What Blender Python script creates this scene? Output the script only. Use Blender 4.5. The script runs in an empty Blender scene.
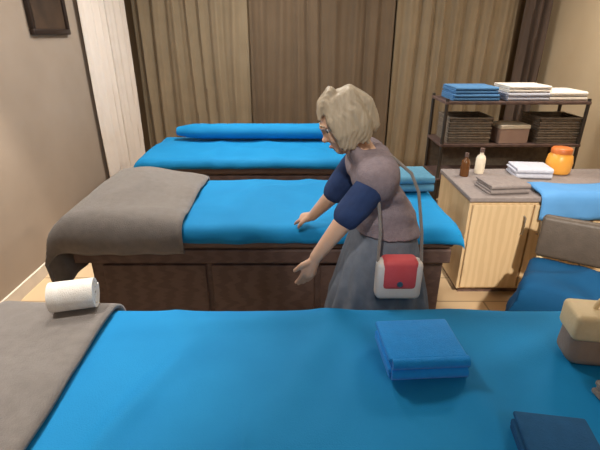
import bpy, bmesh, math, random
from mathutils import Vector, Matrix, noise
random.seed(7)
S = bpy.context.scene
COL = S.collection
PI = math.pi

# ------------------------------------------------------------------ materials
def srgb(r, g, b):
    f = lambda c: (c/255)/12.92 if c/255 <= 0.04045 else (((c/255)+0.055)/1.055)**2.4
    return (f(r), f(g), f(b), 1)

def mat(name, col, col2=None, rough=0.6, scale=20, bump=0.0, bscale=200, metal=0.0, sheen=0.0, spec=0.4, kind='noise', stretch=(1, 1, 1)):
    m = bpy.data.materials.new(name); m.use_nodes = True
    nt = m.node_tree; N = nt.nodes; L = nt.links
    b = N['Principled BSDF']
    b.inputs['Roughness'].default_value = rough
    b.inputs['Metallic'].default_value = metal
    b.inputs['Specular IOR Level'].default_value = spec
    if sheen:
        b.inputs['Sheen Weight'].default_value = sheen
        b.inputs['Sheen Roughness'].default_value = 0.5
    tc = N.new('ShaderNodeTexCoord'); mp = N.new('ShaderNodeMapping')
    mp.inputs['Scale'].default_value = stretch
    L.new(tc.outputs['Object'], mp.inputs['Vector'])
    if kind == 'brick':
        t = N.new('ShaderNodeTexBrick')
        t.offset = 0.0 if scale < 0 else 0.5
        t.inputs['Scale'].default_value = 1.0
        t.inputs['Brick Width'].default_value = 0.6
        t.inputs['Row Height'].default_value = 0.3
        t.inputs['Mortar Size'].default_value = 0.006
        t.inputs['Color1'].default_value = col
        t.inputs['Color2'].default_value = col2
        t.inputs['Mortar'].default_value = tuple(c*0.55 for c in col[:3]) + (1,)
        L.new(mp.outputs[0], t.inputs['Vector'])
        L.new(t.outputs['Color'], b.inputs['Base Color'])
    else:
        if kind == 'wood':
            t = N.new('ShaderNodeTexWave'); t.bands_direction = 'X'
            t.inputs['Scale'].default_value = scale
            t.inputs['Distortion'].default_value = 6; t.inputs['Detail'].default_value = 4
            t.inputs['Detail Scale'].default_value = 1.5
        else:
            t = N.new('ShaderNodeTexNoise')
            t.inputs['Scale'].default_value = scale; t.inputs['Detail'].default_value = 5
        L.new(mp.outputs[0], t.inputs['Vector'])
        rp = N.new('ShaderNodeValToRGB')
        rp.color_ramp.elements[0].position = 0.3; rp.color_ramp.elements[1].position = 0.7
        rp.color_ramp.elements[0].color = col
        rp.color_ramp.elements[1].color = col2 or tuple(min(1, c*1.12) for c in col[:3]) + (1,)
        L.new(t.outputs['Color' if kind == 'wood' else 'Fac'], rp.inputs['Fac'])
        L.new(rp.outputs['Color'], b.inputs['Base Color'])
    if bump:
        n2 = N.new('ShaderNodeTexNoise'); n2.inputs['Scale'].default_value = bscale; n2.inputs['Detail'].default_value = 3
        L.new(mp.outputs[0], n2.inputs['Vector'])
        bp = N.new('ShaderNodeBump'); bp.inputs['Strength'].default_value = bump; bp.inputs['Distance'].default_value = 0.004
        L.new(n2.outputs['Fac'], bp.inputs['Height']); L.new(bp.outputs['Normal'], b.inputs['Normal'])
    return m

M = {}
M['sheet'] = mat('sheet_blue', srgb(18, 132, 190), srgb(24, 139, 197), 0.75, 6, 0.25, 300, spec=0.25)
M['shadedblue'] = mat('sheet_blue_shaded', srgb(10, 62, 98), srgb(14, 70, 108), 0.8, 6, 0.25, 300, spec=0.15)  # sheet blue darkened to stand in for dim light on the chair
M['lightblue'] = mat('sheet_light_blue', srgb(84, 142, 196), srgb(92, 150, 204), 0.8, 6, 0.25, 300, spec=0.2)
M['taupe'] = mat('blanket_taupe', srgb(120, 112, 106), srgb(132, 124, 117), 0.95, 30, 0.6, 260, sheen=0.35)
M['royal'] = mat('towel_royal', srgb(8, 142, 226), srgb(12, 150, 234), 0.9, 40, 0.7, 320, sheen=0.2)
M['navy'] = mat('cloth_navy', srgb(32, 50, 88), srgb(38, 58, 98), 0.9, 30, 0.5, 300)
M['navytowel'] = mat('towel_navy', srgb(26, 82, 126), srgb(30, 90, 136), 0.9, 30, 0.5, 300)
M['white'] = mat('towel_white', srgb(236, 228, 216), srgb(246, 240, 230), 0.9, 40, 0.6, 320, sheen=0.2)
M['tealtowel'] = mat('towel_teal', srgb(84, 140, 168), srgb(94, 150, 178), 0.9, 40, 0.7, 320)
M['lilac'] = mat('towel_lilac', srgb(130, 120, 117), srgb(142, 132, 128), 0.9, 40, 0.6, 320)
M['palelilac'] = mat('towel_pale_lilac', srgb(186, 188, 200), srgb(198, 200, 212), 0.9, 40, 0.6, 320)
M['midblue'] = mat('towel_mid_blue', srgb(78, 128, 176), srgb(88, 138, 186), 0.9, 40, 0.6, 320)
M['leather'] = mat('vinyl_dark_brown', srgb(98, 79, 72), srgb(106, 86, 79), 0.5, 15, 0.2, 150)
M['darkwood'] = mat('wood_dark_brown', srgb(96, 76, 70), srgb(108, 86, 78), 0.5, 3, 0.15, 60, kind='wood', stretch=(1, 6, 6))
M['palewood'] = mat('wood_pale', srgb(198, 170, 130), srgb(206, 179, 139), 0.5, 2.5, 0.1, 60, kind='wood', stretch=(3, 3, 0.6))
M['tan'] = mat('leather_tan', srgb(220, 196, 150), srgb(230, 206, 162), 0.55, 20, 0.3, 120)
M['brownleather'] = mat('leather_brown', srgb(74, 64, 55), srgb(84, 73, 63), 0.5, 20, 0.3, 120)
M['bagleather'] = mat('bag_leather_brown', srgb(142, 122, 106), srgb(152, 132, 116), 0.6, 20, 0.3, 120)
M['metal'] = mat('metal_brushed', srgb(170, 165, 158), None, 0.35, 40, metal=1.0)
M['darkmetal'] = mat('metal_dark', srgb(70, 62, 54), None, 0.5, 30, metal=0.3)
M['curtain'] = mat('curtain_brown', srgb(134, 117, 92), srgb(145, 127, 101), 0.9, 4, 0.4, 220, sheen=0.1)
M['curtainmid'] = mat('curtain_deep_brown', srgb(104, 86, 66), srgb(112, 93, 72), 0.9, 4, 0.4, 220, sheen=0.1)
M['curtaindark'] = mat('curtain_dark', srgb(92, 76, 66), srgb(100, 84, 73), 0.9, 4, 0.4, 220)
M['curtainpale'] = mat('curtain_pale', srgb(226, 212, 198), srgb(234, 221, 208), 0.9, 4, 0.3, 220)
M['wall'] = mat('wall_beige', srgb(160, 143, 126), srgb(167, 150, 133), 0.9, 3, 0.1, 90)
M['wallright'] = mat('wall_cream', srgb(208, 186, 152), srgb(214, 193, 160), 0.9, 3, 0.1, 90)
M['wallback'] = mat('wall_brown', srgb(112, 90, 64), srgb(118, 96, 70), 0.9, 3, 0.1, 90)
M['ceil'] = mat('ceiling_paint', srgb(232, 226, 214), srgb(236, 230, 220), 0.9, 3)
M['floor'] = mat('floor_tiles', srgb(196, 168, 132), srgb(204, 178, 142), 0.45, 3, kind='brick')
M['trim'] = mat('trim_paint', srgb(214, 202, 186), None, 0.6, 10)
M['orange'] = mat('jar_orange', srgb(242, 168, 66), srgb(246, 176, 78), 0.35, 8)
M['redorange'] = mat('lid_red_orange', srgb(216, 120, 60), None, 0.4, 8)
M['red'] = mat('bag_red', srgb(204, 78, 82), srgb(212, 88, 92), 0.6, 20, 0.2, 150)
M['bagwhite'] = mat('bag_white', srgb(214, 206, 200), srgb(224, 216, 208), 0.6, 20, 0.2, 150)
M['skin'] = mat('skin', srgb(206, 164, 136), srgb(212, 172, 144), 0.5, 15, 0.1, 200)
M['lip'] = mat('lips', srgb(184, 124, 108), None, 0.4, 10)
M['hair'] = mat('hair_ash_blonde', srgb(178, 162, 138), srgb(152, 137, 114), 0.55, 60, 0.8, 140, stretch=(1, 1, 0.15))
M['vest'] = mat('vest_grey', srgb(128, 114, 118), srgb(142, 128, 131), 0.95, 60, 0.8, 180)
M['trouser'] = mat('trousers_slate', srgb(100, 106, 116), srgb(112, 118, 128), 0.9, 30, 0.5, 260)
M['eyewhite'] = mat('eye_white', srgb(230, 226, 220), None, 0.3, 5)
M['iris'] = mat('eye_iris', srgb(60, 70, 80), None, 0.3, 5)
M['picture'] = mat('print_dark', srgb(48, 36, 28), srgb(84, 64, 48), 0.6, 5)
M['frame'] = mat('frame_dark', srgb(44, 32, 26), None, 0.45, 10)
M['basket'] = mat('basket_dark', srgb(110, 98, 84), srgb(132, 118, 102), 0.8, 30, 0.8, 90)
M['pinkbox'] = mat('carton_pinkish', srgb(176, 148, 134), srgb(184, 156, 142), 0.7, 10)
M['amber'] = mat('glass_amber', srgb(96, 60, 30), None, 0.25, 10)
M['cream'] = mat('plastic_cream', srgb(226, 214, 192), None, 0.4, 10)

# ------------------------------------------------------------------ helpers
def props(o, label=None, cat=None, group=None, kind=None):
    if label: o['label'] = label
    if cat: o['category'] = cat
    if group: o['group'] = group
    if kind: o['kind'] = kind
    return o

def thing(name, loc, rz, label, cat, group=None):
    o = bpy.data.objects.new(name, None); COL.objects.link(o)
    o.location = loc; o.rotation_euler = (0, 0, rz); o.empty_display_size = 0.1
    return props(o, label, cat, group)

def build(name, bm, material, parent=None, smooth=True, loc=None, rz=0):
    me = bpy.data.meshes.new(name)
    bmesh.ops.recalc_face_normals(bm, faces=bm.faces)
    bm.to_mesh(me); bm.free()
    for p in me.polygons: p.use_smooth = smooth
    if smooth:
        try: me.set_sharp_from_angle(angle=math.radians(50))
        except Exception: pass
    o = bpy.data.objects.new(name, me); COL.objects.link(o)
    me.materials.append(material)
    if parent: o.parent = parent
    if loc: o.location = loc
    if rz: o.rotation_euler = (0, 0, rz)
    return o

def box(bm, x0, x1, y0, y1, z0, z1, bev=0.0, seg=3):
    t = bmesh.new()
    bmesh.ops.create_cube(t, size=1)
    for v in t.verts:
        v.co = Vector(((x0+x1)/2 + v.co.x*(x1-x0), (y0+y1)/2 + v.co.y*(y1-y0), (z0+z1)/2 + v.co.z*(z1-z0)))
    if bev:
        bmesh.ops.bevel(t, geom=t.edges[:], offset=bev, segments=seg, profile=0.5, affect='EDGES')
    merge(bm, t)
    return bm

def merge(bm, t, mx=None):
    me = bpy.data.meshes.new('tmp'); t.to_mesh(me); t.free()
    if mx is not None: me.transform(mx)
    bm.from_mesh(me); bpy.data.meshes.remove(me)

def lathe(bm, prof, c=(0, 0, 0), n=32):
    rings = []
    for r, z in prof:
        if r < 1e-5: rings.append([bm.verts.new((c[0], c[1], c[2]+z))])
        else: rings.append([bm.verts.new((c[0]+r*math.cos(2*PI*k/n), c[1]+r*math.sin(2*PI*k/n), c[2]+z)) for k in range(n)])
    for a, b in zip(rings, rings[1:]):
        for k in range(n):
            k2 = (k+1) % n
            if len(a) == 1 and len(b) == 1: continue
            if len(a) == 1: bm.faces.new((a[0], b[k], b[k2]))
            elif len(b) == 1: bm.faces.new((a[k], a[k2], b[0]))
            else: bm.faces.new((a[k], a[k2], b[k2], b[k]))
    return bm

def tube(bm, pts, rad, n=14, caps=True):
    """round tube along points; rad is a number, or one entry per point"""
    P = [Vector(p) for p in pts]
    R = [rad]*len(P) if isinstance(rad, (int, float)) else list(rad)
    up = Vector((0, 0, 1)); rings = []
    prev = None
    for i, p in enumerate(P):
        d = (P[min(i+1, len(P)-1)] - P[max(i-1, 0)]).normalized()
        if prev is None:
            a = d.cross(up)
            if a.length < 1e-3: a = d.cross(Vector((1, 0, 0)))
        else:
            a = prev - d*prev.dot(d)
        a.normalize(); prev = a; b = d.cross(a)
        rings.append([bm.verts.new(p + (a*math.cos(2*PI*k/n) + b*math.sin(2*PI*k/n))*R[i]) for k in range(n)])
    for a, b in zip(rings, rings[1:]):
        for k in range(n):
            bm.faces.new((a[k], a[(k+1) % n], b[(k+1) % n], b[k]))
    if caps:
        bm.faces.new(rings[0][::-1]); bm.faces.new(rings[-1])
    return bm

def ball(bm, c, r, seg=20):
    t = bmesh.new(); bmesh.ops.create_uvsphere(t, u_segments=seg, v_segments=seg//2+2, radius=1)
    rr = (r, r, r) if isinstance(r, (int, float)) else r
    for v in t.verts: v.co = Vector((c[0]+v.co.x*rr[0], c[1]+v.co.y*rr[1], c[2]+v.co.z*rr[2]))
    merge(bm, t); return bm

def limb(bm, pts, rads, n=16):
    """tapering limb: tubes with balls at the joints"""
    fine = []; fr = []
    P = [Vector(p) for p in pts]
    for i in range(len(P)-1):
        for k in range(4):
            t = k/4; fine.append(P[i].lerp(P[i+1], t)); fr.append(rads[i]*(1-t)+rads[i+1]*t)
    fine.append(P[-1]); fr.append(rads[-1])
    tube(bm, fine, fr, n)
    for p, r in zip(P, rads): ball(bm, p, r*0.99, 16)

def loft(bm, secs, n=28):
    """secs: (centre, half-width along y, half-depth in the xz-leaning axis, lean) elliptical sections"""
    rings = []
    for c, w, d, lean in secs:
        c = Vector(c); ax = Vector((math.cos(lean), 0, -math.sin(lean)))
        ring = []
        for k in range(n):
            a = 2*PI*k/n; ca, sa = math.cos(a), math.sin(a)
            e = 0.8
            ring.append(bm.verts.new(c + ax*(d*math.copysign(abs(ca)**e, ca)) + Vector((0, 1, 0))*(w*math.copysign(abs(sa)**e, sa))))
        rings.append(ring)
    for a, b in zip(rings, rings[1:]):
        for k in range(n): bm.faces.new((a[k], a[(k+1) % n], b[(k+1) % n], b[k]))
    bm.faces.new(rings[0][::-1]); bm.faces.new(rings[-1])

def fuse(name, bm, material, parent, voxel=0.006, smooth=6, disp=None):
    """join overlapping shapes into one continuous skin"""
    o = build(name, bm, material, parent)
    r = o.modifiers.new('r', 'REMESH'); r.mode = 'VOXEL'; r.voxel_size = voxel
    s = o.modifiers.new('s', 'SMOOTH'); s.iterations = smooth; s.factor = 0.5
    bpy.context.view_layer.update()
    dg = bpy.context.evaluated_depsgraph_get()
    me = bpy.data.meshes.new_from_object(o.evaluated_get(dg))
    o.modifiers.clear()
    old = o.data; o.data = me; bpy.data.meshes.remove(old)
    me.name = name
    if not me.materials: me.materials.append(material)
    if disp:
        nrm = [v.normal.copy() for v in me.vertices]
        for v, nn in zip(me.vertices, nrm): v.co += nn*disp(v.co)
    for p in me.polygons: p.use_smooth = True
    return o

# ------------------------------------------------------------------ cloth
def edge_map(u, a, b, r, ca, cb):
    if ca and u < a + r:
        d = a + r - u
        if d < r*PI/2: return a + r - r*math.sin(d/r), r*(1-math.cos(d/r))
        return a, r + d - r*PI/2
    if cb and u > b - r:
        d = u - (b - r)
        if d < r*PI/2: return b - r + r*math.sin(d/r), r*(1-math.cos(d/r))
        return b, r + d - r*PI/2
    return u, 0.0

def cloth(name, rect, z, r, ext, closed, material, parent=None, thick=0.006, step=0.022, wr=0.006, seed=0.0, skew=(0, 0), creases=(), puff=0.0, loc=(0, 0, 0), rz=0, edge_wave=0.01):
    """cloth lying on a rectangle and hanging over its closed sides. ext = u0,u1,v0,v1 (flat size)"""
    a, b, c, d = rect; u0, u1, v0, v1 = ext
    nu = max(4, int((u1-u0)/step)); nv = max(4, int((v1-v0)/step))
    bm = bmesh.new(); G = []
    for i in range(nu+1):
        row = []
        for j in range(nv+1):
            fu, fv = i/nu, j/nv
            v = v0 + (v1-v0)*fv
            v += edge_wave*noise.noise(Vector((fu*5, seed, 3)))*(abs(fv-0.5)*2)**3
            cu0 = u0 + skew[0]*(fv-0.5); cu1 = u1 + skew[1]*(fv-0.5)
            u = cu0 + (cu1-cu0)*fu
            u += edge_wave*noise.noise(Vector((seed, fv*5, 7)))*(abs(fu-0.5)*2)**3
            x, dx = edge_map(u, a, b, r, closed[0], closed[1])
            y, dy = edge_map(v, c, d, r, closed[2], closed[3])
            drop = math.hypot(dx, dy)
            p = Vector((x, y, z - drop))
            w = noise.noise(Vector((u*4+seed, v*5, seed)))*0.6 + (1-abs(noise.noise(Vector((u*2.2+seed*2, v*2.6+u*1.2, seed+5)))))**4*1.4
            hw = wr*(w - 0.2)
            for (cu, cv, ang, wid, hh, ln) in creases:
                du = (u-cu)*math.cos(ang)+(v-cv)*math.sin(ang); dv = -(u-cu)*math.sin(ang)+(v-cv)*math.cos(ang)
                hw += hh*math.exp(-(dv/wid)**2)*math.exp(-(du/ln)**2)
            edge = min(fu, 1-fu)*(u1-u0), min(fv, 1-fv)*(v1-v0)
            pf = puff*min(1, edge[0]/0.12)**0.5*min(1, edge[1]/0.12)**0.5
            if drop < r:
                p.z += max(hw, 0) + pf*(1-drop/r)
            if drop > 0:
                k = min(1, drop/0.12)
                wave = 0.012*k*(0.5+0.5*math.sin((u if dy > dx else v)*34 + 3*noise.noise(Vector((u*3, v*3, seed)))))
                nx = -1 if (dx > 0 and u < a+r) else (1 if dx > 0 else 0)
                ny = -1 if (dy > 0 and v < c+r) else (1 if dy > 0 else 0)
                o2 = (max(hw, 0)*k + wave + pf*min(1, drop/r))
                tot = max(1e-6, math.hypot(dx, dy))
                p.x += nx*o2*dx/tot; p.y += ny*o2*dy/tot
                if dx > 0 and dy > 0:
                    m = min(dx, dy)*0.25
                    p.x += nx*m; p.y += ny*m
            row.append(bm.verts.new(p))
        G.append(row)
    for i in range(nu):
        for j in range(nv):
            bm.faces.new((G[i][j], G[i+1][j], G[i+1][j+1], G[i][j+1]))
    o = build(name, bm, material, parent, loc=loc, rz=rz)
    for p in o.data.polygons:
        pass
    s = o.modifiers.new('thickness', 'SOLIDIFY'); s.thickness = thick; s.offset = 1
    # make sure normals look up
    up = sum(p.normal.z*p.area for p in o.data.polygons)
    if up < 0: o.data.flip_normals()
    return o

def folded(w, d, h, layers, bev=0.35):
    """folded cloth: layers with a rounded fold at the front (-y)"""
    bm = bmesh.new(); t = h/layers
    for k in range(layers):
        j = random.uniform(-.006, .006)
        box(bm, -w/2+j, w/2+j, -d/2+abs(j), d/2-abs(j)*2, k*t+0.0005, (k+1)*t-0.0005, t*bev*1.2, 3)
    # fold bulges: half-round joining pairs of layers at the front
    for k in range(0, layers-1, 2):
        P = []
        tube(bm, [(-w/2+0.004, -d/2+t*0.35, (k+1)*t), (w/2-0.004, -d/2+t*0.35, (k+1)*t)], t*0.93, 16)
    return bm

def rolled(length, r, turns=3):
    bm = bmesh.new(); n = 28*turns; th = r/(turns+0.6)
    for side in (0,):
        pass
    A = []; B = []
    for i in range(n+1):
        a = 2*PI*turns*i/n; rr = r*(0.18+0.82*i/n)
        A.append((rr*math.cos(a), rr*math.sin(a))); ri = max(0.002, rr-th*0.82)
        B.append((ri*math.cos(a), ri*math.sin(a)))
    ring = lambda x, Q: [bm.verts.new((x, q[0], q[1]+r)) for q in Q]
    a0, b0, a1, b1 = ring(-length/2, A), ring(-length/2, B), ring(length/2, A), ring(length/2, B)
    for i in range(n):
        bm.faces.new((a0[i], a0[i+1], a1[i+1], a1[i])); bm.faces.new((b0[i], b1[i], b1[i+1], b0[i+1]))
        bm.faces.new((a0[i], b0[i], b0[i+1], a0[i+1])); bm.faces.new((a1[i], a1[i+1], b1[i+1], b1[i]))
    bm.faces.new((a0[0], a1[0], b1[0], b0[0])); bm.faces.new((a0[n], b0[n], b1[n], a1[n]))
    return bm

# ------------------------------------------------------------------ the room
XL, XR, YF, YB, ZC = -1.85, 2.62, -1.6, 5.1, 2.7
def struct(name, x0, x1, y0, y1, z0, z1, m, parent=None):
    bm = bmesh.new(); box(bm, x0, x1, y0, y1, z0, z1)
    o = build(name, bm, m, parent, smooth=False)
    if not parent: o['kind'] = 'structure'
    return o
struct('floor', XL-.1, XR+.1, YF-.1, YB+.1, -.1, 0, M['floor'])
struct('ceiling', XL-.1, XR+.1, YF-.1, YB+.1, ZC, ZC+.1, M['ceil'])
struct('wall_left', XL-.1, XL, YF, YB, 0, ZC, M['wall'])
struct('wall_right', XR, XR+.1, YF, YB, 0, ZC, M['wallright'])
struct('wall_back', XL-.1, XR+.1, YB, YB+.1, 0, ZC, M['wallback'])
struct('wall_front', XL-.1, XR+.1, YF-.1, YF, 0, ZC, M['wall'])
struct('baseboard_left', XL, XL+.015, YF, YB, 0, .09, M['trim'])
struct('baseboard_right', XR-.015, XR, YF, YB, 0, .09, M['trim'])

# ------------------------------------------------------------------ curtains
def curtain(name, p0, p1, z0, z1, m, label, amp=0.035, pleat=0.13, seed=0):
    a = Vector((p0[0], p0[1], 0)); b = Vector((p1[0], p1[1], 0)); L = (b-a).length
    d = (b-a).normalized(); n = Vector((-d.y, d.x, 0))
    mid = (a+b)/2
    t = thing(name, (mid.x, mid.y, z0), 0, label, 'curtain')
    bm = bmesh.new(); nu = int(L/0.012); nv = 10; G = []
    for i in range(nu+1):
        row = []
        s = L*i/nu
        for j in range(nv+1):
            f = j/nv
            ph = 2*PI*s/pleat + 1.6*noise.noise(Vector((s*2.3, seed, f*0.8)))*2
            o = amp*(math.sin(ph) + 0.35*math.sin(2.3*ph+seed))*(1-0.25*f)
            p = a + d*s + n*o - mid; p.z = (z1-z0)*f
            row.append(bm.verts.new(p))
        G.append(row)
    for i in range(nu):
        for j in range(nv): bm.faces.new((G[i][j], G[i+1][j], G[i+1][j+1], G[i][j+1]))
    o = build('fabric', bm, m, t)
    s = o.modifiers.new('thickness', 'SOLIDIFY'); s.thickness = .003
    bm = bmesh.new()
    P = [a+d*(L*k/24)-mid+Vector((0, 0, z1-z0)) for k in range(25)]
    tube(bm, P, .02, 12)
    build('rail', bm, M['darkmetal'], t)
    return t
curtain('curtain', (XL+.10, YB-.10), (-0.55, YB-.10), .03, 2.6, M['curtain'], 'brown pleated curtain on the back wall behind the farthest blue bed', .03, .16, 1)
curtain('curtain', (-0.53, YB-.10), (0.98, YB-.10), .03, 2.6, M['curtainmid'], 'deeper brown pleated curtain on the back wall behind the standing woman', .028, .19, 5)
curtain('curtain', (1.0, YB-.10), (2.26, YB-.10), .03, 2.6, M['curtain'], 'brown pleated curtain on the back wall behind the towel rack', .03, .17, 9)
curtain('curtain', (2.27, YB-.22), (2.52, YB-.22), .03, 2.6, M['curtaindark'], 'narrow dark curtain gathered in the right back corner', .05, .09, 13)
curtain('curtain', (XL+.07, 4.85), (XL+.07, 3.95), .03, 2.6, M['curtainpale'], 'pale cream curtain on the left wall', .03, .15, 21)

# framed picture on the left wall
t = thing('framed_picture', (XL, 3.5, 1.60), 0, 'dark framed picture high on the beige left wall', 'picture')
bm = bmesh.new()
for (y0, y1, z0, z1) in ((-.26, .26, 0, .04), (-.26, .26, .56, .6), (-.26, -.22, .04, .56), (.22, .26, .04, .56)):
    box(bm, .002, .035, y0, y1, z0, z1, .006, 2)
build('frame', bm, M['frame'], t)
bm = bmesh.new(); box(bm, .004, .018, -.22, .22, .04, .56); build('print', bm, M['picture'], t, smooth=False)

# ------------------------------------------------------------------ treatment beds
TOP = 0.70
def make_bed(L, W, loc, rz, label):
    t = thing('treatment_bed', loc, rz, label, 'treatment bed', 'treatment beds')
    bm = bmesh.new(); box(bm, -L/2, L/2, -W/2, W/2, TOP-.13, TOP, .05, 5); build('mattress', bm, M['leather'], t)
    bm = bmesh.new(); box(bm, -L/2+.02, L/2-.02, -W/2+.02, W/2-.02, TOP-.21, TOP-.13, .008, 2); build('frame', bm, M['darkwood'], t, False)
    bm = bmesh.new(); box(bm, -L/2+.08, L/2-.04, -W/2+.07, W/2-.07, .05, TOP-.21, .004, 1); b = build('base', bm, M['darkwood'], t, False)
    bm = bmesh.new(); box(bm, -L/2+.14, L/2-.14, -W/2+.11, W/2-.11, 0, .05); build('plinth', bm, M['leather'], t, False)
    n = 3; pw = (L-.26)/n
    for k in range(n):
        x = -L/2+.13+k*pw
        bm = bmesh.new(); box(bm, x+.015, x+pw-.015, -W/2+.055, -W/2+.072, .09, TOP-.24, .006, 2)
        p = build('door', bm, M['darkwood'], b, False)
    return t

B1 = dict(c=(-0.02, .92), L=2.10, W=.78)
B2 = dict(c=(-0.20, 2.41), L=2.03, W=.82)
B3 = dict(c=(-0.29, 3.72), L=2.00, W=.82)
make_bed(B1['L'], B1['W'], (B1['c'][0], B1['c'][1], 0), 0, 'treatment bed nearest the camera under a wide blue sheet')
make_bed(B2['L'], B2['W'], (B2['c'][0], B2['c'][1], 0), 0, 'dark brown middle treatment bed behind the standing woman')
make_bed(B3['L'], B3['W'], (B3['c'][0], B3['c'][1], 0), 0, 'farthest treatment bed in front of the brown curtains')

def bed_cloth(name, B, label, cat, group, m, ext, closed, off, thick, **kw):
    L, W = B['L'], B['W']
    o = cloth(name, (-L/2-off, L/2+off, -W/2-off, W/2+off), TOP+off, .05+off, ext, closed, m,
              loc=(B['c'][0], B['c'][1], 0), thick=thick, **kw)
    return props(o, label, cat, group)
g = 'blue sheets on the beds'
cr1 = ((-.12, -.27, 1.5, .022, .022, .2), (-.42, -.1, 1.2, .03, .018, .3), (.05, .1, 1.2, .05, .014, .3), (.52, -.15, 1.9, .05, .018, .3), (.75, .15, .5, .05, .016, .3), (-.1, .3, .1, .04, .012, .4))
bed_cloth('bed_sheet', B1, 'wide bright blue sheet covering the nearest treatment bed', 'bed sheet', g, M['sheet'],
          (-.95, 1.05+.30, -.39-.28, .39+.24), (1, 1, 1, 1), .003, .004, wr=.008, seed=1.3, creases=cr1)
bed_cloth('bed_sheet', B2, 'bright blue sheet on the middle bed behind the standing woman', 'bed sheet', g, M['sheet'],
          (-.78, 1.015+.05, -.41-.06, .41+.10), (1, 1, 1, 1), .003, .004, wr=.010, seed=4.1, creases=((-.1, 0, 1.3, .05, .015, .3), (.1, .2, .3, .05, .015, .3)))
bed_cloth('bed_sheet', B3, 'blue sheet on the farthest bed by the brown curtains', 'bed sheet', g, M['sheet'],
          (-1.0-.05, 1.0+.06, -.41-.05, .41+.10), (1, 1, 1, 1), .003, .004, wr=.012, seed=8.7)
g = 'taupe blankets on the beds'
bed_cloth('blanket', B1, 'thick taupe blanket over the left end of the nearest blue bed', 'blanket', g, M['taupe'],
          (-1.05-.26, -.62, -.39-.26, .39+.13), (1, 0, 1, 1), .014, .014, wr=.008, seed=2.2, puff=.012, skew=(0, -.02))
bed_cloth('blanket', B2, 'thick taupe blanket over the left end of the middle bed', 'blanket', g, M['taupe'],
          (-1.015-.32, -.41, -.41-.12, .41+.13), (1, 0, 1, 1), .014, .014, wr=.012, seed=6.4, puff=.03, skew=(0, -.03), creases=((-.80, .10, PI/2, .17, .085, .34),))
# pillow under... a blue bolster lying along the back of the farthest bed
bm = bmesh.new()
pts = [(-.85+1.55*k/20, 0, 0) for k in range(21)]
tube(bm, pts, [.085*min(1, .55+.45*math.sin(PI*min(.5, min(k, 20-k)/3*.5))) for k in range(21)], 24)
for v in bm.verts:
    v.co.z = v.co.z*.8+.068; v.co += Vector((0, 0, 1))*.006*noise.noise(v.co*9)*(1 if v.co.z > .06 else 0)
o = build('bolster', bm, M['sheet'], None, loc=(B3['c'][0]+.02, B3['c'][1]+.25, TOP+.026))
props(o, 'long blue bolster along the back of the farthest bed', 'bolster')

# ------------------------------------------------------------------ things on the nearest bed
bpy.context.view_layer.update()
def top_of(names, x, y, r):
    z = 0
    for o in bpy.data.objects:
        if o.type == 'MESH' and o.name.split('.')[0] in names and o.parent is None:
            for v in o.data.vertices:
                q = o.matrix_world @ v.co
                if abs(q.x-x) < r and abs(q.y-y) < r: z = max(z, q.z + (.0145 if 'blanket' in o.name else .0045))
    return z
def towel(w, d, h, n, m, loc, rz, label, cat='towel', group=None):
    o = build('folded_towel', folded(w, d, h, n), m, None, loc=loc, rz=rz)
    return props(o, label, cat, group)
BS = ('bed_sheet', 'blanket')
towel(.22, .19, .07, 4, M['royal'], (.35, 1.02, top_of(BS, .35, 1.02, .1)), .06, 'folded royal blue towel lying in the middle of the nearest bed')
towel(.16, .13, .055, 4, M['navytowel'], (.575, .69, top_of(BS, .575, .69, .08)), -.15, 'folded navy towel lying near the front of the nearest bed')
towel(.26, .24, .10, 4, M['tealtowel'], (.68, 2.62, top_of(BS, .68, 2.62, .12)), .05, 'folded teal towel at the right end of the middle bed')
o = build('rolled_towel', rolled(.14, .06), M['white'], None, loc=(-.765, 1.245, top_of(BS, -.765, 1.245, .07)-.002), rz=.25)
props(o, 'white rolled towel on the taupe blanket of the nearest bed', 'towel')
towel(.17, .11, .05, 3, M['taupe'], (.875, .85, top_of(BS, .875, .85, .07)), .1, 'small folded taupe towel beside the brown handbag', 'towel')

# handbag on the right end of the nearest bed
t = thing('handbag', (.91, 1.01, top_of(BS, .91, 1.01, .1)), -.15, 'brown leather handbag with pale tan flap on the nearest bed', 'handbag')
bm = bmesh.new(); box(bm, -.14, .14, -.05, .05, 0, .16, .03, 4)
for v in bm.verts: v.co.y *= 1.15-.45*v.co.z/.16
build('body', bm, M['bagleather'], t)
bm = bmesh.new(); box(bm, -.143, .143, -.054, .054, .088, .170, .014, 3); f = build('flap', bm, M['tan'], t); f['label'] = 'tan leather flap'
bm = bmesh.new(); box(bm, -.018, .018, -.062, -.05, .095, .125, .003, 2); build('clasp', bm, M['metal'], f)
bm = bmesh.new(); tube(bm, [(.08*math.cos(a), .0, .165+.07*math.sin(a)) for a in [PI*k/16 for k in range(17)]], .007, 10); build('handle', bm, M['tan'], t)

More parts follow.
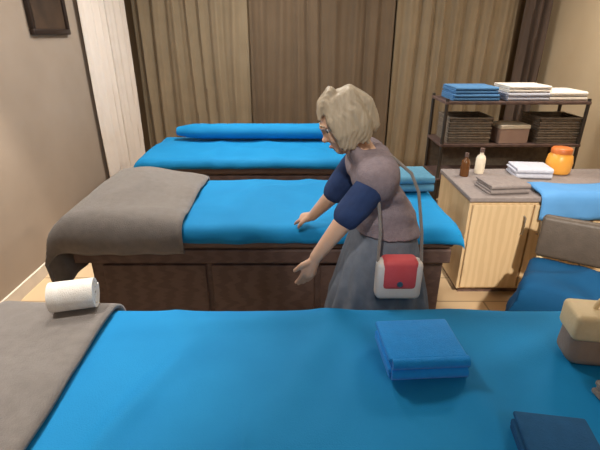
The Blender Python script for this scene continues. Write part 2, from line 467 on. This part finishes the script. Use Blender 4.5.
# ------------------------------------------------------------------ cabinet, right
CX0, CX1, CY0, CY1, CH = 1.03, 2.58, 2.46, 3.08, .70
t = thing('storage_cabinet', ((CX0+CX1)/2, (CY0+CY1)/2, 0), 0, 'low pale wooden storage cabinet standing against the right wall', 'cabinet')
hw, hd = (CX1-CX0)/2, (CY1-CY0)/2
bm = bmesh.new(); box(bm, -hw+.01, hw-.01, -hd+.02, hd-.01, .05, CH-.03, .003, 1); build('body', bm, M['palewood'], t, False)
bm = bmesh.new(); box(bm, -hw, hw, -hd, hd, CH-.03, CH, .006, 2); tp = build('top', bm, M['lilac'], t, False); tp['label'] = 'lilac grey worktop'
bm = bmesh.new(); box(bm, -hw+.04, hw-.04, -hd+.06, hd-.04, 0, .05); build('plinth', bm, M['darkwood'], t, False)
dw = (2*hw-.04)/4
for k in range(4):
    x = -hw+.02+k*dw
    bm = bmesh.new(); box(bm, x+.006, x+dw-.006, -hd, -hd+.02, .07, CH-.05, .004, 2)
    d = build('door', bm, M['palewood'], t, False)
    hx = x+dw-.05 if k % 2 == 0 else x+.05
    bm = bmesh.new(); tube(bm, [(hx, -hd+.002, .46), (hx, -hd-.022, .465), (hx, -hd-.022, .575), (hx, -hd+.002, .58)], .005, 8); build('handle', bm, M['metal'], d)

o = cloth('folded_sheet', (0, 2, CY0-.004, CY1), CH+.004, .02, (1.46, 2.2, CY0-.13, CY0+.22), (0, 0, 1, 0), M['lightblue'], thick=.012, wr=.012, seed=3.3, puff=.015)
props(o, 'light blue sheet hanging over the front of the pale cabinet', 'bed sheet')
towel(.26, .2, .06, 4, M['lilac'], (1.28, 2.62, CH+.001), .1, 'folded lilac grey towel at the left end of the pale cabinet')
towel(.24, .2, .07, 4, M['palelilac'], (1.60, 2.93, CH+.001), -.1, 'folded pale lilac towel behind the blue sheet on the cabinet')

t = thing('jar', (1.83, 2.98, CH+.001), 0, 'bright orange jar with a reddish lid on the pale cabinet', 'jar')
bm = bmesh.new(); lathe(bm, [(0, 0), (.07, 0), (.082, .012), (.086, .08), (.078, .125), (.062, .145), (0, .145)], n=36); build('body', bm, M['orange'], t)
bm = bmesh.new(); lathe(bm, [(0, .145), (.068, .145), (.068, .172), (.06, .18), (0, .182)], n=36); build('lid', bm, M['redorange'], t)

# small bottles on the cabinet
def bottle(x, y, s, m, label):
    t = thing('bottle', (x, y, CH+.001), 0, label, 'bottle', 'bottles on the pale cabinet')
    bm = bmesh.new(); lathe(bm, [(0, 0), (.026*s, 0), (.029*s, .006*s), (.029*s, .09*s), (.022*s, .108*s), (.011*s, .118*s), (.011*s, .13*s), (0, .13*s)], n=24); build('body', bm, m, t)
    bm = bmesh.new(); lathe(bm, [(0, .13*s), (.013*s, .13*s), (.013*s, .155*s), (0, .157*s)], n=20); build('cap', bm, M['leather'], t)
bottle(1.14, 2.9, 1.05, M['amber'], 'small amber bottle at the back left of the pale cabinet')
bottle(1.27, 2.97, 1.15, M['cream'], 'cream coloured bottle next to the amber one on the pale cabinet')

# ------------------------------------------------------------------ rack behind the cabinet
RX0, RX1, RY0, RY1 = 1.12, 2.24, 3.42, 3.82
t = thing('shelving_rack', ((RX0+RX1)/2, (RY0+RY1)/2, 0), 0, 'dark open shelving rack holding towels behind the pale cabinet', 'rack')
rw, rd = (RX1-RX0)/2, (RY1-RY0)/2
for x in (-rw+.015, rw-.015):
    for y in (-rd+.015, rd-.015):
        bm = bmesh.new(); tube(bm, [(x, y, 0), (x, y, 1.15)], .014, 12); build('post', bm, M['darkmetal'], t)
for z in (.18, .52, .80, 1.13):
    bm = bmesh.new(); box(bm, -rw, rw, -rd, rd, z-.022, z, .004, 2); build('shelf', bm, M['darkwood'], t, False)
bm = bmesh.new(); box(bm, -rw+.02, rw-.02, rd-.012, rd-.004, .2, .78); build('back_panel', bm, M['basket'], t, False)
zs = 1.131
towel(.36, .3, .05, 4, M['midblue'], (1.36, 3.6, zs), 0, 'folded blue towel at the bottom of the pile on the rack')
towel(.34, .29, .05, 4, M['midblue'], (1.355, 3.605, zs+.051), .03, 'folded blue towel on top of the pile on the rack')
towel(.34, .3, .06, 4, M['palelilac'], (1.765, 3.6, zs), 0, 'folded pale lilac towel beside the blue pile on the rack')
towel(.33, .28, .05, 4, M['white'], (1.765, 3.6, zs+.061), .02, 'folded white towel on top of the pale lilac towel on the rack')
towel(.3, .3, .07, 4, M['white'], (2.06, 3.6, zs), .02, 'folded white towel at the right end of the rack')
# middle shelf: baskets and cartons
def basket(x, w, label):
    t = thing('basket', (x, 3.6, .801), 0, label, 'basket', 'baskets on the rack')
    bm = bmesh.new(); h = .19; d = .15
    box(bm, -w/2, w/2, -d, d, 0, .012, .003, 1)
    for k in range(9):
        z = .012+k*(h-.012)/9; e = .0015*(k % 2)
        for (x0, x1, y0, y1) in ((-w/2-e, w/2+e, -d-e, -d+.012), (-w/2-e, w/2+e, d-.012, d+e), (-w/2-e, -w/2+.012, -d, d), (w/2-.012, w/2+e, -d, d)):
            box(bm, x0, x1, y0, y1, z, z+(h-.012)/9-.001, .003, 1)
    build('body', bm, M['basket'], t)
    bm = bmesh.new(); box(bm, -w/2-.006, w/2+.006, -d-.006, -d+.014, h, h+.014, .004, 2); box(bm, -w/2-.006, w/2+.006, d-.014, d+.006, h, h+.014, .004, 2)
    box(bm, -w/2-.006, -w/2+.014, -d, d, h, h+.014, .004, 2); box(bm, w/2-.014, w/2+.006, -d, d, h, h+.014, .004, 2)
    build('rim', bm, M['basket'], t)
basket(1.35, .34, 'dark woven basket on the left of the rack')
basket(2.06, .34, 'dark woven basket on the right of the rack')
t = thing('carton', (1.70, 3.55, .801), .08, 'pinkish beige carton between the two baskets on the rack', 'box')
bm = bmesh.new(); box(bm, -.12, .12, -.1, .1, 0, .13, .003, 1); build('body', bm, M['pinkbox'], t, False)
bm = bmesh.new(); box(bm, -.123, .123, -.103, .103, .115, .145, .003, 1); build('lid', bm, M['cream'], t, False)

# ------------------------------------------------------------------ chair on the right with a blue sheet
t = thing('chair', (1.40, 1.86, 0), -.55, 'brown upholstered chair with a shade-darkened blue sheet on its seat', 'chair')
bm = bmesh.new(); box(bm, -.23, .23, -.23, .22, .38, .45, .025, 4); build('seat', bm, M['brownleather'], t)
bm = bmesh.new(); box(bm, -.23, .23, .205, .26, .47, .70, .022, 4)
for v in bm.verts: v.co.y += (v.co.z-.45)*.15 - .05*(v.co.x/.23)**2+.03
build('backrest', bm, M['brownleather'], t)
for sx in (-1, 1):
    bm = bmesh.new(); tube(bm, [(sx*.2, -.2, .39), (sx*.215, -.215, 0)], [.02, .014], 12); build('leg', bm, M['tan'], t)
    bm = bmesh.new(); tube(bm, [(sx*.205, .24, .0), (sx*.2, .215, .40), (sx*.2, .255, .55)], [.014, .02, .016], 12); build('leg', bm, M['tan'], t)
bm = bmesh.new(); box(bm, -.2, .2, -.2, .2, .345, .38, .004, 1); build('seat_frame', bm, M['tan'], t, False)
o = cloth('crumpled_sheet', (-.238, .238, -.238, .19), .458, .03, (-.23-.22, .23, -.23-.16, .16), (1, 0, 1, 0), M['shadedblue'], thick=.006, wr=.035, seed=9.1, loc=(1.40, 1.86, 0), rz=-.55, creases=((-.05, 0, .6, .05, .03, .2), (.05, .05, 2.0, .05, .03, .2)))
props(o, 'shade-darkened blue sheet draped over the seat of the brown chair', 'bed sheet')

# ------------------------------------------------------------------ the woman
W = thing('person', (.33, 1.65, 0), 0, 'woman with ash blonde hair in grey vest and navy sleeves bending between the beds', 'person')
ox = Vector((.33, 1.65, 0))
def P(x, y, z): return (x-ox.x, y-ox.y, z)
near_arm = [P(.275, 1.475, 1.13), P(.16, 1.445, .98), P(.06, 1.47, .82)]
far_arm = [P(.265, 1.825, 1.13), P(.14, 1.84, .93), P(.06, 1.93, .80)]
def hand(bm, wrist, fdir, palmn, side, curl):
    """palm, four unequal bent fingers and a thumb; fdir = pointing direction, palmn = palm normal, side = towards the thumb"""
    w = Vector(wrist); f = Vector(fdir).normalized(); s = Vector(side); s = (s - f*s.dot(f)).normalized(); n = f.cross(s)
    if n.dot(Vector(palmn)) < 0: n = -n
    limb(bm, [w, w+f*.03, w+f*.075], [.021, .024, .026], 12)
    for k, q in enumerate((.027, .009, -.009, -.026)):
        limb(bm, [w+f*.035+s*q*.5, w+f*.082+s*q], [.013, .0105], 10)
        ln = (.066, .076, .070, .054)[k]
        a = w+f*.08+s*q; p = [a]; d = f.copy()
        for seg in (.45, .32, .23):
            d = (d + n*curl).normalized(); p.append(p[-1]+d*ln*seg)
        limb(bm, p, [.0095, .0088, .008, .007], 10)
    a = w+f*.022+s*.02; d = (f*.75+s*.7+n*.25).normalized(); b = a+d*.034; d2 = (f+s*.2+n*.4).normalized(); c = b+d2*.028; e = c+(f+n*.6).normalized()*.02
    limb(bm, [a, b, c, e], [.013, .011, .0095, .008], 10)
bm = bmesh.new()
LEAN = .45
secs = [(P(.345, 1.65, .78), .155, .10, 0), (P(.345, 1.65, .86), .165, .115, .05), (P(.335, 1.65, .96), .135, .095, .2), (P(.325, 1.65, 1.03), .14, .10, .4), (P(.295, 1.65, 1.10), .165, .11, .55), (P(.268, 1.65, 1.155), .15, .085, .65), (P(.245, 1.65, 1.185), .08, .06, .7)]
loft(bm, secs)
limb(bm, [P(.255, 1.65, 1.16), P(.205, 1.65, 1.235), P(.19, 1.65, 1.27)], [.055, .05, .05])
hc = Vector(P(.168, 1.65, 1.305))
# head: skull, face, jaw, nose, ears
def H(dx, dy, dz):   # head space: -x forward, pitched down
    v = Matrix.Rotation(-.5, 3, 'Y') @ Vector((dx, dy, dz)); return hc+v
def hball(dx, dy, dz, r):
    t = bmesh.new(); bmesh.ops.create_uvsphere(t, u_segments=24, v_segments=14, radius=1)
    for v in t.verts: v.co = H(dx+v.co.x*r[0], dy+v.co.y*r[1], dz+v.co.z*r[2])
    merge(bm, t)
hball(.01, 0, .02, (.095, .073, .088)); hball(-.035, 0, -.03, (.055, .06, .075)); hball(-.05, 0, -.085, (.035, .038, .028))
hball(-.098, 0, -.03, (.014, .012, .012)); hball(-.088, 0, -.008, (.010, .009, .024)); hball(-.078, 0, .02, (.02, .05, .012))
hball(-.085, 0, -.062, (.008, .022, .006)); hball(-.082, 0, -.07, (.008, .02, .006))
for s in (-1, 1): hball(.005, s*.074, -.015, (.02, .008, .03)); hball(-.06, s*.035, -.035, (.022, .018, .02))
# arms, hands
limb(bm, [P(.268, 1.55, 1.13)] + near_arm, [.05, .05, .037, .024])
hand(bm, near_arm[-1], (-.35, .1, -1), (.5, .9, 0), (-1, -.5, 0), .17)
limb(bm, [P(.26, 1.75, 1.13)] + far_arm, [.05, .05, .037, .024])
hand(bm, far_arm[-1], (-.5, .75, -.42), (-.2, .2, -1), (-.4, -.9, 0), .14)
# legs and feet
for y, kx in ((1.575, .02), (1.725, -.02)):
    limb(bm, [P(.345, y, .80), P(.325+kx, y, .46), P(.36+kx, y, .085)], [.088, .056, .036])
    limb(bm, [P(.375+kx, y, .045), P(.30+kx, y, .04), P(.19+kx, y, .03)], [.036, .034, .022])
fuse('body', bm, M['skin'], W, .005, 4)
# eyes, lips
for s in (-1, 1):
    bm = bmesh.new(); ball(bm, H(-.0665, s*.031, .002), .0108); e = build('eye', bm, M['eyewhite'], W)
    bm = bmesh.new(); ball(bm, H(-.0725, s*.033, .001), .0068); build('iris', bm, M['iris'], e)
    bm = bmesh.new(); tube(bm, [H(-.088, s*.014, .026), H(-.088, s*.03, .031), H(-.076, s*.05, .025)], [.0035, .004, .0025], 8); build('eyebrow', bm, M['hair'], W)
bm = bmesh.new(); tube(bm, [H(-.083, -.02, -.066), H(-.0925, -.008, -.0635), H(-.0925, .008, -.0635), H(-.083, .02, -.066)], [.002, .005, .005, .002], 8); build('lips', bm, M['lip'], W)
# hair: cap over the skull and locks to the jaw
bm = bmesh.new()
def hb(dx, dy, dz, r):
    t = bmesh.new(); bmesh.ops.create_uvsphere(t, u_segments=24, v_segments=14, radius=1)
    for v in t.verts: v.co = H(dx+v.co.x*r[0], dy+v.co.y*r[1], dz+v.co.z*r[2])
    merge(bm, t)
hb(.020, 0, .030, (.093, .079, .085)); hb(.045, 0, -.02, (.06, .072, .075))
for s in (-1, 1):
    for k in range(7):
        x = -.045+.018*k
        limb(bm, [H(x*.8+.01, s*.048, .085), H(x, s*.074, .03), H(x+.003, s*(.079+.004*(k % 2)), -.03), H(x-.002, s*.077, -.058-.006*(k % 3)), H(x-.004, s*.078, -.082-.008*(k % 3))], [.022, .019, .018, .015, .006], 10)
for k in range(7):
    y = -.06+.02*k
    limb(bm, [H(.065, y*.6, .085), H(.102, y, .03), H(.100, y, -.025), H(.092, y, -.055), H(.08, y, -.075)], [.022, .020, .018, .016, .007], 10)
for k in range(5):
    y = -.05+.025*k
    limb(bm, [H(.0, y*.6, .118), H(-.05, y, .094), H(-.08, y*1.1, .058)], [.018, .016, .007], 10)
fuse('hair', bm, M['hair'], W, .005, 7, lambda c: .0015*math.sin(c.y*420+c.x*300+8*noise.noise(c*14)))
# clothes
bm = bmesh.new()
infl = [(P(.35, 1.65, .88), .184, .138, .05), (P(.345, 1.65, .96), .168, .128, .2), (P(.33, 1.65, 1.03), .168, .125, .4), (P(.30, 1.65, 1.10), .186, .13, .55), (P(.272, 1.65, 1.155), .155, .098, .65), (P(.248, 1.65, 1.19), .085, .076, .7)]
for y in (1.49, 1.81): limb(bm, [P(.285, 1.6 if y < 1.6 else 1.7, 1.12), P(.276, y, 1.125)], [.094, .086])
loft(bm, infl)
fuse('vest', bm, M['vest'], W, .007, 16, lambda c: .006*noise.noise(Vector((c.x*14, c.y*14, c.z*6)))+.004*math.sin(c.z*60+4*noise.noise(c*6)))
for arm, y in ((near_arm, 1.56), (far_arm, 1.74)):
    bm = bmesh.new(); a, b = Vector(arm[0]), Vector(arm[1])
    limb(bm, [Vector(P(.268, y, 1.13)), a, a.lerp(b, .45), a.lerp(b, .85)], [.055, .058, .058, .056])
    fuse('sleeve', bm, M['navy'], W, .006, 8, lambda c: .004*noise.noise(c*18))
bm = bmesh.new()
loft(bm, [(P(.345, 1.65, .36), .235, .235, 0), (P(.345, 1.65, .55), .215, .205, 0), (P(.345, 1.65, .72), .19, .165, 0), (P(.35, 1.65, .86), .174, .128, .05), (P(.345, 1.65, .93), .152, .112, .15)], 48)
fuse('skirt', bm, M['trouser'], W, .007, 3, lambda c: .010*math.sin(16*math.atan2(c.y, c.x-.015)+2*noise.noise(c*5))*max(0, min(1, (.85-c.z)*3))+.004*noise.noise(c*14))
for y, kx in ((1.575, .02), (1.725, -.02)):
    bm = bmesh.new(); limb(bm, [P(.385+kx, y, .05), P(.30+kx, y, .046), P(.185+kx, y, .036)], [.048, .045, .034])
    for v in bm.verts: v.co.z = max(v.co.z, .004)
    fuse('shoe', bm, M['bagwhite'], W, .006, 2)

# red and white bag at her hip
t = thing('shoulder_bag', (.365, 1.40, .69), 0, 'small white bag with red flap hanging at the woman\'s hip', 'bag')
bm = bmesh.new(); box(bm, -.085, .085, -.032, .032, .0, .16, .022, 4); build('body', bm, M['bagwhite'], t)
bm = bmesh.new(); box(bm, -.066, .066, -.037, .037, .045, .168, .02, 4); f = build('flap', bm, M['red'], t); f['label'] = 'red flap'
bm = bmesh.new(); lathe(bm, [(0, 0), (.011, 0), (.011, .004), (0, .006)], n=20)
for v in bm.verts: v.co = Vector((v.co.x, -.036-v.co.z, v.co.y+.075))
build('clasp', bm, M['metal'], f)
bm = bmesh.new()
sp = [(-.08, 0, .15), (-.075, .02, .26), (-.085, .035, .36), (-.10, .05, .41), (-.10, .10, .475), (-.085, .17, .51)]
sp2 = [(.08, 0, .15), (.075, .025, .26), (.055, .05, .40), (.03, .08, .46), (-.03, .13, .505), (-.085, .17, .515)]
tube(bm, sp, .006, 8); tube(bm, sp2, .006, 8); build('strap', bm, M['taupe'], t)

# ------------------------------------------------------------------ lights
def area(name, loc, target, size, power, col, shape='DISK', spread=None):
    l = bpy.data.lights.new(name, 'AREA'); l.shape = shape; l.size = size; l.energy = power; l.color = col
    if spread: l.spread = spread
    o = bpy.data.objects.new(name, l); COL.objects.link(o); o.location = loc
    o.rotation_euler = (Vector(target)-Vector(loc)).to_track_quat('-Z', 'Y').to_euler()
    return o
def spot(name, loc, target, power, angle, col, blend=.6, r=.05):
    l = bpy.data.lights.new(name, 'SPOT'); l.energy = power; l.spot_size = math.radians(angle); l.spot_blend = blend; l.color = col; l.shadow_soft_size = r
    o = bpy.data.objects.new(name, l); COL.objects.link(o); o.location = loc
    o.rotation_euler = (Vector(target)-Vector(loc)).to_track_quat('-Z', 'Y').to_euler()
WARM = (1, .91, .80); NEU = (1, .96, .91)
area('ceiling_lamp_left', (-.9, 2.2, 2.66), (-.9, 2.2, 0), .5, 30, NEU)
area('ceiling_lamp_rear', (-.4, 3.7, 2.66), (-.4, 3.7, 0), .5, 44, NEU)
area('ceiling_lamp_right', (2.0, 3.2, 2.66), (2.0, 3.2, 0), .5, 36, WARM)
area('added_fill_front', (.9, -1.1, 2.66), (.9, -1.1, 0), .5, 16, NEU)  # added fill behind the camera, lifts shade on camera-facing fronts
spot('added_spot_bed', (-1.15, .95, 2.66), (-.86, 1.08, .7), 128, 47, NEU, .9, .06)  # added spot; its cone edge stands in for a shadow edge across the bed
spot('added_spot_wall', (-1.45, 2.2, 2.66), (-1.85, 2.45, .4), 270, 34, WARM, .9, .06)  # added spot, brightens the lower part of the left wall
spot('added_fill_person', (-.25, -.1, 2.66), (.27, 1.65, 1.05), 130, 24, NEU, .8, .06)  # added camera-side fill for the woman's hair and front
spot('added_spot_cabinet', (.85, -.4, 2.66), (1.44, 2.46, .44), 700, 25, WARM, .6, .06)  # added spot to lift the otherwise dark cabinet front
for x in (-.02, .95): spot('wall_downlight', (x, 4.86, 2.66), (x, 4.99, 2.2), 9, 60, WARM, .8)

w = bpy.data.worlds.new('room_dark'); S.world = w; w.use_nodes = True
w.node_tree.nodes['Background'].inputs[0].default_value = (.9, .85, .78, 1); w.node_tree.nodes['Background'].inputs[1].default_value = .05

# ------------------------------------------------------------------ camera
c = bpy.data.cameras.new('camera'); co = bpy.data.objects.new('camera', c); COL.objects.link(co)
co.location = (0, 0, 1.6); co.rotation_euler = (math.radians(90-23.7), 0, 0)
c.sensor_width = 36; c.lens = 26; c.clip_start = .05
S.camera = co
S.view_settings.view_transform = 'Standard'; S.view_settings.look = 'None'
S.view_settings.gamma = 1; S.view_settings.exposure = 0.0; S.view_settings.use_curve_mapping = False
